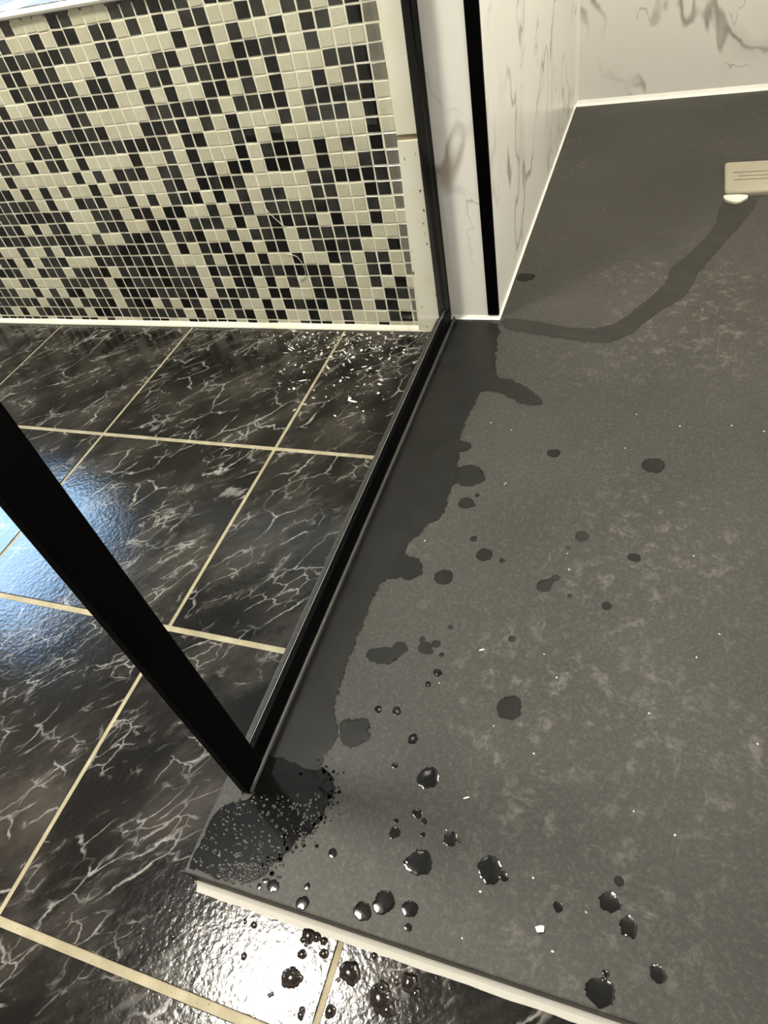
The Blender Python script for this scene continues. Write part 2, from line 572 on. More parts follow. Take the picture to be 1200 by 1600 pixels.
def photo_uv(p):
    d = Vector(p) - CAM
    q = [sum(ROT[k][i] * d[i] for i in range(3)) for k in range(3)]
    return 600 + FPX * q[0] / q[2], 800 + FPX * q[1] / q[2], q[2]


rnd = random.Random(3)
cells = []
for r in range(0, 23):
    black, dim, pale = BLACK_COLUMNS[r], GREY_COLUMNS[r], SMEARED_COLUMNS[r]
    last = max(black + dim + pale)
    for c in range(0, 84):
        x, z = MX0 - MP * c, MZ0 + MZ * r
        if x - 0.011 < ROOM_X0:
            continue
        if c in black: k = 'black'
        elif c in dim: k = 'grey'
        elif c in pale: k = 'smeared'
        elif c <= last: k = 'cream'
        else: k = rnd.choice(('cream', 'cream', 'black', 'black', 'grey', 'grey'))
        u, v, dep = photo_uv((x, WALL_Y, z))
        inside = -10 < u < 1210 and -10 < v < 1610
        cells.append((0 if inside else 1, dep, x, z, k))
cells.sort()
for n_, (ins, dep, x, z, k) in enumerate(cells[:300]):
    o = link('mosaic_tile', TILE_MESH[k][n_ % 4], None, wall_l)
    o.location = (x + rnd.uniform(-.0003, .0003), rnd.uniform(-0.0004, 0.0003), z + rnd.uniform(-.0003, .0003))
    o.rotation_euler = (rnd.uniform(-.012, .012), rnd.uniform(-.012, .012), rnd.uniform(-.012, .012))
verts, faces, mats = [], [], []
for n_, (ins, dep, x, z, k) in enumerate(cells[300:]):
    me = TILE_MESH[k][n_ % 4]; b0 = len(verts)
    rot = Matrix.Rotation(rnd.uniform(-.012, .012), 3, 'X') @ Matrix.Rotation(rnd.uniform(-.012, .012), 3, 'Z')
    dy = rnd.uniform(-.0004, .0003)
    for vv in me.vertices:
        q = rot @ vv.co
        verts.append((q.x + x, q.y + dy, q.z + z))
    for f in me.polygons:
        faces.append([b0 + i for i in f.vertices]); mats.append(order.index(k))
# thin cut row along the floor
for c in range(0, 84):
    x = MX0 - MP * c
    if x - 0.011 < ROOM_X0: continue
    b0 = len(verts)
    for (px, pz) in ((-.0098, .004), (.0098, .004), (.0098, .0144), (-.0098, .0144)):
        verts.append((x + px, 0.0004, pz))
    for (px, pz) in ((-.0098, .004), (.0098, .004), (.0098, .0144), (-.0098, .0144)):
        verts.append((x + px, TT, pz))
    kk = rnd.choice((3, 0, 0, 1, 3, 0, 1)) if c > 12 else rnd.choice((3, 3, 1, 0, 3))
    for f in ((0, 1, 2, 3), (0, 4, 5, 1), (1, 5, 6, 2), (2, 6, 7, 3), (3, 7, 4, 0)):
        faces.append([b0 + i for i in f]); mats.append(kk)
me = bpy.data.meshes.new('mosaic_field')
me.from_pydata(verts, [], faces)
for k in order: me.materials.append(KINDS[k])
me.polygons.foreach_set('material_index', mats)
bm = bmesh.new(); bm.from_mesh(me); bmesh.ops.recalc_face_normals(bm, faces=bm.faces[:]); bm.to_mesh(me); bm.free()
tag(link('mosaic_field', me, None, wall_l), kind='stuff')

# ---- white bead between mosaic and floor
bm = bmesh.new()
prof = [(0.0, 0.0), (-0.0085, 0.0), (-0.0075, 0.0028), (-0.003, 0.007), (0.0, 0.0098)]
secs = []
N = 60
for i in range(N + 1):
    x = ROOM_X0 + (0.160 - ROOM_X0) * i / N
    k = 1 + 0.15 * mnoise.noise((x * 14, 3, 0))
    secs.append([bm.verts.new((x, WALL_Y + 0.001 + p[0] * k, p[1] * k)) for p in prof])
for a, b in zip(secs, secs[1:]):
    for k in range(len(prof) - 1):
        bm.faces.new((a[k], a[k + 1], b[k + 1], b[k]))
tag(build('trim_1', bm, M['bead'], None, True), kind='structure')

# ---- white edging tiles at the end of the mosaic (slightly out of plumb)
edge = empty('trim_2', (0.16, WALL_Y, 0)); edge['kind'] = 'structure'
JOINT_Z = 0.318


def edge_x(z):
    return 0.1415 + (0.1625 - 0.1415) * z / 0.478


def edge_piece(name, z0, z1, mat, yf, bev):
    bm = bmesh.new()
    pts = []
    x1 = 0.2025
    vs = []
    for y in (yf, WALL_Y + 0.002):
        vs.append([bm.verts.new((x - 0.16, y - WALL_Y, z)) for x, z in ((edge_x(z0), z0), (x1, z0), (x1, z1), (edge_x(z1), z1))])
    f, b = vs
    bm.faces.new(f); bm.faces.new(list(reversed(b)))
    for k in range(4):
        bm.faces.new((f[k], b[k], b[(k + 1) % 4], f[(k + 1) % 4]))
    if bev:
        bmesh.ops.bevel(bm, geom=list(f[0].link_edges) + list(f[2].link_edges), offset=bev, segments=2, affect='EDGES')
    return build(name, bm, mat, edge)


edge_piece('edge_tile', 0.0, JOINT_Z - 0.0035, M['edging'], WALL_Y - 0.0065, 0.0012)
edge_piece('joint', JOINT_Z - 0.0035, JOINT_Z + 0.0035, M['joint'], WALL_Y - 0.0045, 0)
edge_piece('edge_tile', JOINT_Z + 0.0035, LEDGE_Z, M['edging'], WALL_Y - 0.0065, 0.0012)

# ---- marble return wall, shower back wall, room shell
COLX0, COLX1, COLY = 0.203, 0.2835, 0.3225
tag(box('wall_center', COLX0, COLX1, COLY, TRAY_Y1, 0.0, CEIL, M['marble']), kind='structure')
tag(box('wall_back', ROOM_X0, TRAY_X1 + 0.08, TRAY_Y1, TRAY_Y1 + 0.08, 0.0, CEIL, M['marble']), kind='structure')
tag(box('wall_right', TRAY_X1, TRAY_X1 + 0.08, ROOM_Y0, TRAY_Y1, 0.0, CEIL, M['marble']), kind='structure')
tag(box('wall_near', ROOM_X0 - 0.08, TRAY_X1 + 0.08, ROOM_Y0 - 0.08, ROOM_Y0, 0.0, CEIL, M['dark_paint']), kind='structure')
tag(box('ceiling', ROOM_X0 - 0.08, TRAY_X1 + 0.08, ROOM_Y0 - 0.08, TRAY_Y1 + 0.08, CEIL, CEIL + 0.06, M['paint']), kind='structure')

# window wall on the far left with its opening
WY0, WY1, WZ0, WZ1 = 0.15, 0.97, 0.74, 1.48
bm = bmesh.new()
wx0, wx1 = ROOM_X0 - 0.12, ROOM_X0
add_box(bm, wx0, wx1, ROOM_Y0, WY0, 0, CEIL); add_box(bm, wx0, wx1, WY1, TRAY_Y1 + 0.08, 0, CEIL)
add_box(bm, wx0, wx1, WY0, WY1, 0, WZ0); add_box(bm, wx0, wx1, WY0, WY1, WZ1, CEIL)
tag(build('wall_window', bm, M['dark_paint']), kind='structure')
win = empty('window_1', (ROOM_X0 - 0.06, (WY0 + WY1) / 2, WZ0)); win['kind'] = 'structure'
bx_, by_, bz_ = win.location
bm = bmesh.new(); fw = 0.045
for a in ((WY0, WY1, WZ0, WZ0 + fw), (WY0, WY1, WZ1 - fw, WZ1), (WY0, WY0 + fw, WZ0 + fw, WZ1 - fw), (WY1 - fw, WY1, WZ0 + fw, WZ1 - fw)):
    add_box(bm, -0.03, 0.03, a[0] - by_, a[1] - by_, a[2] - bz_, a[3] - bz_)
build('window_frame', bm, M['white_gloss'], win)
build('frosted_pane', add_box(bmesh.new(), -0.005, 0.005, WY0 + fw - by_, WY1 - fw - by_, fw, WZ1 - fw - bz_), M['sky_pane'], win)

# white beads where the marble meets the tray, and up the inner corner
bm = bmesh.new()


def add_bead(bm, a, b, n1, n2, r, seed=0, steps=24):
    """concave-looking sealant fillet along a-b, leaning on directions n1 and n2"""
    a, b, n1, n2 = Vector(a), Vector(b), Vector(n1), Vector(n2)
    secs = []
    for i in range(steps + 1):
        p = a.lerp(b, i / steps)
        k = r * (1 + 0.09 * mnoise.noise((i * 0.9, seed, 0.3)))
        secs.append([bm.verts.new(p), bm.verts.new(p + n1 * k), bm.verts.new(p + (n1 + n2) * k * 0.42), bm.verts.new(p + n2 * k)])
    for s, t_ in zip(secs, secs[1:]):
        for q in range(4):
            bm.faces.new((s[q], s[(q + 1) % 4], t_[(q + 1) % 4], t_[q]))
    bm.faces.new(secs[0]); bm.faces.new(list(reversed(secs[-1])))


add_bead(bm, (COLX0 - 0.001, COLY, TRAY_Z), (COLX1 + 0.003, COLY, TRAY_Z), (0, -1, 0), (0, 0, 1), 0.0055, 1)
add_bead(bm, (COLX1, COLY - 0.002, TRAY_Z), (COLX1, TRAY_Y1, TRAY_Z), (1, 0, 0), (0, 0, 1), 0.0035, 2)
add_bead(bm, (COLX1, TRAY_Y1, TRAY_Z), (TRAY_X1, TRAY_Y1, TRAY_Z), (0, -1, 0), (0, 0, 1), 0.011, 3)
add_bead(bm, (COLX1, TRAY_Y1, TRAY_Z), (COLX1, TRAY_Y1, CEIL), (0, -1, 0), (1, 0, 0), 0.008, 4)
tag(build('trim_3', bm, M['clean_bead'], None), kind='structure')

# black corner profile on the marble return
bm = bmesh.new()
add_box(bm, 0.2665, 0.2846, COLY - 0.0022, COLY + 0.0005, TRAY_Z + 0.0065, CEIL - 0.002, 0.0006, 1)
add_box(bm, 0.2830, 0.2846, COLY - 0.0016, COLY + 0.004, TRAY_Z + 0.0065, CEIL - 0.002)
tag(build('trim_4', bm, M['black_metal']), kind='structure')

# ================================================================== bath ledge above the mosaic
bm = bmesh.new()
prof = [(TRAY_Y1 - 0.002, LEDGE_Z), (WALL_Y - 0.002, LEDGE_Z), (WALL_Y - 0.0055, LEDGE_Z + 0.002), (WALL_Y - 0.0065, LEDGE_Z + 0.005),
        (WALL_Y - 0.005, LEDGE_Z + 0.008), (WALL_Y - 0.001, LEDGE_Z + 0.010), (TRAY_Y1 - 0.002, LEDGE_Z + 0.010)]
ends = [[bm.verts.new((x, p[0] - WALL_Y, p[1] - LEDGE_Z)) for p in prof] for x in (ROOM_X0 + 0.002, 0.2)]
for k in range(len(prof)):
    bm.faces.new((ends[0][k], ends[0][(k + 1) % 7], ends[1][(k + 1) % 7], ends[1][k]))
bm.faces.new(ends[0]); bm.faces.new(list(reversed(ends[1])))
ledge = empty('bath_ledge', (0, WALL_Y, LEDGE_Z))
tag(ledge, 'white and grey streaked ledge with rounded white lip above the mosaic wall', 'ledge')
build('white_slab', bm, M['white_gloss'], ledge)
build('streaked_top', add_box(bmesh.new(), ROOM_X0 + 0.002, 0.2, 0.002, TRAY_Y1 - WALL_Y - 0.002, 0.0098, 0.0112, 0.0004, 1), M['deck'], ledge)

# ================================================================== shower tray
tray = empty('shower_tray', (0.629, 0.3525, 0))
tag(tray, 'wide dark grey slate-look shower tray with a low front edge', 'shower tray')
TB = (0.629, 0.3525, 0)
box('tray_slab', TRAY_X0, TRAY_X1, TRAY_Y0, TRAY_Y1, 0.0, TRAY_Z, M['tray'], tray, 0.0016, 2, TB)
bm = bmesh.new()
add_bead(bm, (TRAY_X0 + 0.006 - TB[0], TRAY_Y0 - TB[1], 0), (TRAY_X1 - TB[0], TRAY_Y0 - TB[1], 0), (0, -1, 0), (0, 0, 1), 0.0080, 9, 80)
tag(build('front_sealant', bm, M['front_bead'], tray, False), 'white sealant line')

# ================================================================== glass screen with black frame
GX = 0.2042
scr = empty('shower_screen', (GX, -0.09, TRAY_Z))
tag(scr, 'clear glass shower screen in a slim black metal frame', 'shower screen')
SB = (GX, -0.09, TRAY_Z)
FX0, FX1, FY0, FY1, FT = 0.2000, 0.2082, -0.500, 0.302, 1.95
box('bottom_rail', FX0, FX1, FY0, FY1, TRAY_Z, TRAY_Z + 0.030, M['black_metal'], scr, 0.0008, 2, SB)
box('end_post', FX0 - 0.0006, FX1 + 0.0006, FY0 - 0.001, FY0 + 0.0315, TRAY_Z + 0.0004, FT + 0.03, M['black_metal'], scr, 0.001, 2, SB)
box('top_rail', FX0, FX1, FY0, FY1, FT, FT + 0.030, M['black_metal'], scr, 0.0008, 2, SB)
box('glass_pane', GX - 0.003, GX + 0.003, FY0 + 0.02, FY1, TRAY_Z + 0.02, FT + 0.01, M['glass'], scr, 0, 2, SB)
# wall channel leans a few millimetres
bm = bmesh.new()
add_box(bm, 0.1915, 0.2045, 0.2975, WALL_Y, TRAY_Z, FT + 0.03)
for v in bm.verts:
    v.co.x += 0.0052 * min(1.0, (v.co.z - TRAY_Z) / 0.45) if v.co.z > 1 else 0.0
bm2 = bmesh.new()
ch = []
for z, x0, x1 in ((TRAY_Z, 0.1890, 0.2030), (0.49, 0.1958, 0.2085), (FT + 0.03, 0.1958, 0.2085)):
    ch.append([bm2.verts.new((x - SB[0], y - SB[1], z - SB[2])) for x, y in ((x0, 0.2975), (x1, 0.2975), (x1, COLY), (x0, COLY))])
for a, b in zip(ch, ch[1:]):
    for k in range(4):
        bm2.faces.new((a[k], a[(k + 1) % 4], b[(k + 1) % 4], b[k]))
bm2.faces.new(list(reversed(ch[0]))); bm2.faces.new(ch[-1])
bm.free()
build('wall_channel', bm2, M['black_metal'], scr)
bm = bmesh.new()
add_bead(bm, (FX1 - SB[0], FY0 + 0.001 - SB[1], 0), (FX1 - SB[0], 0.292 - SB[1], 0), (1, 0, 0), (0, 0, 1), 0.0042, 5, 60)
add_bead(bm, (0.2075 - SB[0], 0.292 - SB[1], 0), (0.2085 - SB[0], COLY - 0.001 - SB[1], 0), (1, 0, 0), (0, 0, 1), 0.0042, 6, 4)
tag(build('sealant', bm, M['grey_bead'], scr, True), 'thin grey sealant line')
bm = bmesh.new()
add_bead(bm, (FX0 + 0.0016 - SB[0], FY0 + 0.032 - SB[1], 0.0298), (FX0 + 0.0016 - SB[0], 0.296 - SB[1], 0.0298), (-1, 0, 0), (0, 0, 1), 0.0006, 8, 40)
tag(build('rail_highlight', bm, M['white_gloss'], scr, True), 'thin pale strip standing in for the highlight along the rail')  # white strip modelled in place of the specular line on the rail edge

# ================================================================== drain cover
DX0, DX1, DY0, DY1 = 0.6235, 0.757, 0.738, 0.8715
dc = ((DX0 + DX1) / 2, (DY0 + DY1) / 2, TRAY_Z)
drain = empty('drain_cover', dc)
tag(drain, 'ivory plastic drain cover with three narrow slots, on the dark tray', 'drain')
hw, hd, zt = (DX1 - DX0) / 2, (DY1 - DY0) / 2, 0.0085


def rounded(hx, hy, r, n=5):
    out = []
    for cx, cy, a0 in ((hx - r, -hy + r, -90), (hx - r, hy - r, 0), (-hx + r, hy - r, 90), (-hx + r, -hy + r, 180)):
        for k in range(n + 1):
            a = math.radians(a0 + 90 * k / n)
            out.append((cx + r * math.cos(a), cy + r * math.sin(a)))
    return out


bm = bmesh.new()
IX, IY = hw - 0.010, 0.024                           # slotted middle field
loops = []
for off, z in ((0, 0), (0, 0.005), (0.0015, 0.0075), (0.005, zt)):
    loops.append([bm.verts.new((x, y, z)) for x, y in rounded(hw - off, hd - off, 0.008 - off * 0.5)])
inner = [bm.verts.new((max(-IX, min(IX, v.co.x * 2)), max(-IY, min(IY, v.co.y * 2)), zt)) for v in loops[-1]]
loops.append(inner)
for a, b in zip(loops, loops[1:]):
    n_ = len(a)
    for k in range(n_):
        bm.faces.new((a[k], a[(k + 1) % n_], b[(k + 1) % n_], b[k]))
bmesh.ops.remove_doubles(bm, verts=bm.verts[:], dist=0.0002)
build('rim', bm, M['drain'], drain)
bm = bmesh.new()
ys = [-IY, -0.0185, -0.0156, -0.0022, 0.0008, 0.0138, 0.0170, IY]
slot_x0 = {1: -IX + 0.006, 3: -IX + 0.013, 5: -IX + 0.004}
for k in range(7):
    if k in slot_x0:
        add_box(bm, -IX, slot_x0[k], ys[k], ys[k + 1], 0.002, zt)
        add_box(bm, IX - 0.005, IX, ys[k], ys[k + 1], 0.002, zt)
    else:
        add_box(bm, -IX, IX, ys[k], ys[k + 1], 0.002, zt)
build('slotted_plate', bm, M['drain'], drain)
build('slot_shadow_base', add_box(bmesh.new(), -IX, IX, -IY, IY, 0.0005, 0.002), M['hole'], drain)

# lump of sealant by the drain
ol = [(1131, 309), (1134, 315), (1142, 318), (1151, 319), (1160, 316), (1168, 311), (1166, 308), (1150, 307)]


# ================================================================== thin water and crumbs
def ccw(pts):
    a = sum(pts[i - 1][0] * pts[i][1] - pts[i][0] * pts[i - 1][1] for i in range(len(pts)))
    return pts if a > 0 else list(reversed(pts))


def ragged(pts, amp, seed, sub=6):
    """smooth closed outline with a fine irregular edge"""
    n = len(pts); out = []
    for i in range(n):
        p0, p1, p2, p3 = (Vector(pts[(i + k - 1) % n]) for k in range(4))
        for s in range(sub):
            t = s / sub
            q = 0.5 * ((2 * p1) + (p2 - p0) * t + (2 * p0 - 5 * p1 + 4 * p2 - p3) * t * t + (3 * p1 - p0 - 3 * p2 + p3) * t ** 3)
            d = [0.0, 0.0]
            for f, w in ((70, 1.0), (180, 0.7), (420, 0.5), (900, 0.3)):
                for a in (0, 1):
                    d[a] += w * mnoise.noise((q.x * f, q.y * f, seed + 9 * a + f))
            out.append((q.x + amp * d[0], q.y + amp * d[1]))
    return out


def add_flecks(bm, outline, count, spread, seed, z, xlo, rmax=0.0024):
    """small separate wet flecks strewn along the rim of a film"""
    rn = random.Random(seed)
    for _ in range(count):
        x, y = rn.choice(outline)
        x += rn.gauss(0, spread); y += rn.gauss(0, spread)
        r = rn.uniform(0.0004, rmax) * rn.random() ** 0.5
        if x - r < xlo or y - r < TRAY_Y0 + 0.003: continue
        k = 9
        pts = [(x + r * rn.uniform(.6, 1.3) * math.cos(6.2832 * i / k), y + r * rn.uniform(.6, 1.3) * math.sin(6.2832 * i / k)) for i in range(k)]
        add_prism(bm, pts, 0.0, z)


def film(name, px, mat, label, category='water', seed=1, thick=0.0003, amp=0.0022, zbase=TRAY_Z, xmin=None, group=None, sub=10, flecks=0, fleck_px=None):
    pts = [plane_point(u, v, 2, zbase)[:2] for u, v in px]
    out = ragged(pts, amp, seed, sub)
    if xmin is not None:
        out = [(max(xmin, x), max(TRAY_Y0 + 0.002, y)) for x, y in out]
    out = ccw(out)
    cx = sum(p[0] for p in out) / len(out); cy = sum(p[1] for p in out) / len(out)
    loc = [(x - cx, y - cy) for x, y in out]
    bm = bmesh.new()
    if mat in (M['wet_dark'], M['wet_faint']):
        lay = bm.verts.layers.float.new('wetness')
        n = len(loc); rims = []
        for off, z, wv in ((-0.0045, thick, 1.0), (0.0, thick * 0.8, 0.72), (0.0055, 0.0, 0.0)):
            ring = []
            for i in range(n):
                a, b, c = Vector(loc[(i - 6) % n]), Vector(loc[i]), Vector(loc[(i + 6) % n])
                d = (c - a).normalized()
                x, y = b.x + d.y * off, b.y - d.x * off
                if xmin is not None: x = max(x, xmin - cx)
                v = bm.verts.new((x, y, z)); v[lay] = wv
                if xmin is not None and x < xmin - cx + 0.0015: v[lay] = 1.0
                ring.append(v)
            rims.append(ring)
        bm.faces.new(rims[0])
        for a, b in zip(rims, rims[1:]):
            for i in range(n):
                bm.faces.new((a[i], b[i], b[(i + 1) % n], a[(i + 1) % n]))
        for f in bm.faces: f.normal_update()
        flip = [f for f in bm.faces if f.normal.z < 0]
        bmesh.ops.reverse_faces(bm, faces=flip)
        me = bpy.data.meshes.new(name); bm.to_mesh(me); bm.free()
        o = link(name, me, mat)
        o.location = (cx, cy, zbase + 0.00004)
        return tag(o, label, category, group)
    add_prism(bm, loc, 0.0, thick)
    if flecks:
        rim = [plane_point(u, v, 2, zbase)[:2] for u, v in fleck_px]
        rim = [(a[0] + (b[0] - a[0]) * k / 8, a[1] + (b[1] - a[1]) * k / 8) for a, b in zip(rim, rim[1:]) for k in range(8)]
        b2 = bmesh.new(); add_flecks(b2, rim, flecks, 0.0065, seed, thick, xmin + 0.002)
        bmesh.ops.translate(b2, verts=b2.verts[:], vec=(-cx, -cy, 0))
        tmp = bpy.data.meshes.new('tmp'); b2.to_mesh(tmp); b2.free(); bm.from_mesh(tmp); bpy.data.meshes.remove(tmp)
    o = build(name, bm, mat)
    o.location = (cx, cy, zbase + 0.00004)
    return tag(o, label, category, group)


sl = film('sealant_lump', ol, M['front_bead'], 'small white sealant lump at the corner of the ivory drain cover', 'sealant', 3, 0.004, 0.0008)

FRAME_EDGE = FX1 + 0.0036
band = [(772, 506), (776, 535), (771, 562), (776, 590), (803, 596), (846, 627), (822, 632), (785, 614), (752, 612), (735, 640), (722, 668),
        (716, 700), (712, 735), (700, 770), (690, 800), (652, 832), (630, 862), (655, 878), (652, 900), (612, 902), (588, 918), (574, 955),
        (560, 985), (545, 1018), (532, 1062), (520, 1105), (524, 1148), (502, 1185), (494, 1205)]
rail_pts = [(420, 1166), (508, 966), (600, 750), (697, 526), (709, 505)]
film('wet_band', band + rail_pts, M['wet_dark'], 'long dark wet band on the tray along the black bottom rail', seed=2, xmin=FRAME_EDGE, amp=0.0032, sub=14, flecks=420, fleck_px=band[9:])
corner = [(494, 1205), (519, 1212), (520, 1236), (506, 1272), (484, 1300), (463, 1312), (440, 1340), (424, 1352), (404, 1372), (352, 1372), (318, 1362), (296, 1352),
          (310, 1318), (345, 1262), (392, 1246), (404, 1212), (420, 1180)]
film('water_puddle', corner, M['drop'], 'near-black shiny puddle at the tray corner beside the frame foot', seed=4, thick=0.0006, xmin=TRAY_X0 + 0.003, amp=0.003, sub=14, flecks=160, fleck_px=corner[:9])
trail = [(1132, 318), (1178, 314), (1160, 345), (1122, 388), (1088, 428), (1070, 460), (1020, 492), (985, 520), (940, 535), (880, 528), (830, 520), (795, 513), (790, 500), (835, 503), (880, 512), (930, 514), (968, 503), (1010, 472), (1042, 442), (1052, 420), (1092, 385), (1120, 350)]
film('damp_trail', trail, M['wet_faint'], 'faint curved damp trail on the tray leading up to the drain', seed=6, thick=0.0002)

SPOT = {}


def drop_mesh(r, seed, spikes, z):
    rn = random.Random(seed)
    bm = bmesh.new()
    n = 36
    ph = [rn.uniform(0, 6.28) for _ in range(6)]
    rad = []
    for k in range(n):
        a = 2 * math.pi * k / n
        q = 1 + 0.07 * math.sin(2 * a + ph[0]) + 0.05 * math.sin(3 * a + ph[1]) + 0.035 * math.sin(5 * a + ph[2]) + rn.uniform(-0.07, 0.07) * (1 if r > .004 else .4)
        if spikes and rn.random() < 0.30:
            q += rn.uniform(0.05, 0.20) * max(0.25, math.sin(a * 0.5 + ph[3]))
        rad.append(r * q)
    loops = []
    for f, hz in ((1.0, 0.0), (0.97, 0.14), (0.82, 0.44), (0.60, 0.72), (0.33, 0.92)):
        loops.append([bm.verts.new((rad[k] * f * math.cos(2 * math.pi * k / n) if f > .9 else (r * .25 + rad[k] * .75) * f * math.cos(2 * math.pi * k / n),
                                    rad[k] * f * math.sin(2 * math.pi * k / n) if f > .9 else (r * .25 + rad[k] * .75) * f * math.sin(2 * math.pi * k / n), z * hz)) for k in range(n)])
    for a_, b_ in zip(loops, loops[1:]):
        for k in range(n):
            bm.faces.new((a_[k], a_[(k + 1) % n], b_[(k + 1) % n], b_[k]))
    c = bm.verts.new((0, 0, z))
    for k in range(n):
        bm.faces.new((loops[-1][k], loops[-1][(k + 1) % n], c))
    bm.faces.new(list(reversed(loops[0])))
    return bm


def drop(u, v, rpx, label, mat='drop', zbase=TRAY_Z, stretch=1.0, ang=0.0, group=None, lobes=()):
    """one splash: a low dome with a ragged rim, measured at photo point (u, v)"""
    p = plane_point(u, v, 2, zbase)
    q = plane_point(u + rpx, v, 2, zbase)
    r = (q - p).length * (1.18 if mat in ('drop_faint', 'wet_dark') else 1.0)
    seed = int(u * 7 + v)
    z = r * (0.26 if mat == 'drop_tile' else 0.055) if mat in ('drop', 'drop_tile') else 0.00025
    z = min(z, 0.0022)
    bm = drop_mesh(r, seed, mat != 'drop_faint' and rpx > 6, z)
    bmesh.ops.scale(bm, vec=(stretch, 1, 1), verts=bm.verts[:])
    bmesh.ops.rotate(bm, cent=(0, 0, 0), matrix=Matrix.Rotation(ang, 3, 'Z'), verts=bm.verts[:])
    lobe_info = []
    for (lu, lv, lr) in lobes:
        lp = plane_point(lu, lv, 2, zbase); lq = plane_point(lu + lr, lv, 2, zbase)
        b2 = drop_mesh((lq - lp).length, seed + int(lu), lr > 6, z * 0.85)
        tmp = bpy.data.meshes.new('tmp'); b2.to_mesh(tmp); b2.free()
        n0 = len(bm.verts)
        lobe_info.append((lp.x - p.x, lp.y - p.y, (lq - lp).length))
        bm.from_mesh(tmp); bpy.data.meshes.remove(tmp)
        bm.verts.ensure_lookup_table()
        for vv in bm.verts[n0:]:
            vv.co += Vector((lp.x - p.x, lp.y - p.y, 0))
    if mat in ('drop_faint', 'wet_dark'):
        lay = bm.verts.layers.float.new('wetness')
        cents = [(Vector((0, 0)), r)] + [(Vector((c[0], c[1])), c[2]) for c in lobe_info]
        for vv in bm.verts:
            vv[lay] = 0.0
        for vv in bm.verts:
            best = max(max(0.0, min(1.0, (1.0 - (vv.co.xy - cc).length / (cr * max(1, stretch))) * 2.6)) for cc, cr in cents)
            vv[lay] = best
    o = build('water_drop', bm, M[mat], None, True)
    o.location = (p.x, p.y, zbase + 0.00005)
    return tag(o, label, 'water drop', group)


TINY = ('tiny dark water drop on the grey tray', 'tiny drops on the tray')
D = drop
D(938, 1550, 22, 'largest ragged dark drop close to the front edge, lower right of the tray', lobes=((947, 1521, 6), (945, 1532, 5)))
D(1028, 1522, 13, 'round dark drop furthest right near the front of the tray')
D(983, 1448, 15, 'dark drop with bright glints just below its twin, right front of tray')
D(954, 1409, 16, 'dark drop directly above a similar one, right front of the tray')
D(967, 1377, 8, 'small half-dried smudge above a pair of dark drops', 'drop_faint')
D(872, 1417, 8, 'small lone dark drop beside a beige chip on the tray')
D(766, 1359, 20, 'big dark drop with a small side lobe on its right', lobes=((787, 1369, 8),))
D(656, 1348, 20, 'big ragged drop with a blunt left lobe, mid front of tray', lobes=((638, 1345, 6),))
D(704, 1311, 11, 'medium dark drop with a short right tail above two big drops', lobes=((717, 1314, 3),))
D(669, 1215, 17, 'spiky-topped dark drop alone in the middle of the tray')
D(617, 1301, 9, 'dark drop left of a row of tiny drops, mid front of tray')
D(652, 1271, 8, 'oval dark drop above a tiny one, mid front of tray')
D(600, 1410, 17, 'ragged drop touching a sparkling drop near the front edge')
D(567, 1424, 14, 'sparkling ragged drop near the front edge, leftmost of three')
D(641, 1420, 12, 'dark drop near the front edge, rightmost of three in a row')
D(795, 1107, 20, 'smooth grey damp disc in the middle of the tray', 'drop_faint', lobes=((803, 1097, 13),))
D(693, 902, 15, 'round grey-black drop mark right of the wet band', 'drop_faint')
D(732, 743, 21, 'biggest smudgy dark drop beside the upper wet band', 'wet_dark', stretch=1.15, lobes=((712, 742, 8), (752, 748, 7)))
D(722, 697, 11, 'smudged dark drop just above the biggest smudgy drop', 'wet_dark', stretch=1.3)
D(728, 786, 12, 'ragged dark mark just below the biggest smudgy drop', 'wet_dark', lobes=((738, 789, 6),))
D(690, 774, 10, 'pale damp spot at the edge of the wet band', 'drop_faint')
D(679, 806, 11, 'damp blob with a bright glint touching the wet band', 'wet_dark', lobes=((668, 800, 8),))
D(865, 708, 9, 'small oval damp spot high on the left of the tray', 'drop_faint', stretch=1.2)
D(1021, 727, 15, 'oval damp spot furthest right on the upper tray', 'drop_faint', stretch=1.25)
D(909, 838, 11, 'squarish damp spot right of centre on the tray', 'wet_dark')
D(991, 871, 8, 'small oval damp spot on the right of the tray', 'drop_faint', stretch=1.3)
D(850, 916, 12, 'irregular double damp mark right of centre', 'wet_dark', lobes=((868, 903, 8), (858, 909, 8)))
D(757, 867, 11, 'faint ringed damp oval left of centre', 'drop_faint', stretch=1.2)
D(948, 947, 8, 'small round damp dot below the right damp oval', 'drop_faint')
D(598, 1024, 13, 'ragged elongated wet mark beside the wet band', 'wet_dark', stretch=1.7, ang=0.2, lobes=((624, 1014, 13), (582, 1024, 7)))
D(664, 1012, 11, 'broken cluster of wet flecks right of the ragged mark', 'wet_dark', lobes=((660, 999, 6), (682, 1006, 8), (672, 1018, 6)))
D(552, 1146, 22, 'large dark ragged stain beside the lower wet band', 'wet_dark', lobes=((566, 1132, 13), (540, 1132, 10), (572, 1152, 8)))
D(821, 433, 11, 'faint damp spot near the base of the white marble wall', 'drop_faint', stretch=1.3)
D(645, 1155, 8, 'small dark drop with a glint above the spiky-topped drop')
D(520, 1333, 7, 'small drop with a bright lower rim right of the shiny puddle')
D(427, 1384, 9, 'round pale-centred drop on the front lip of the tray')
D(473, 1411, 10, 'gleaming drop hanging at the front lip of the tray')
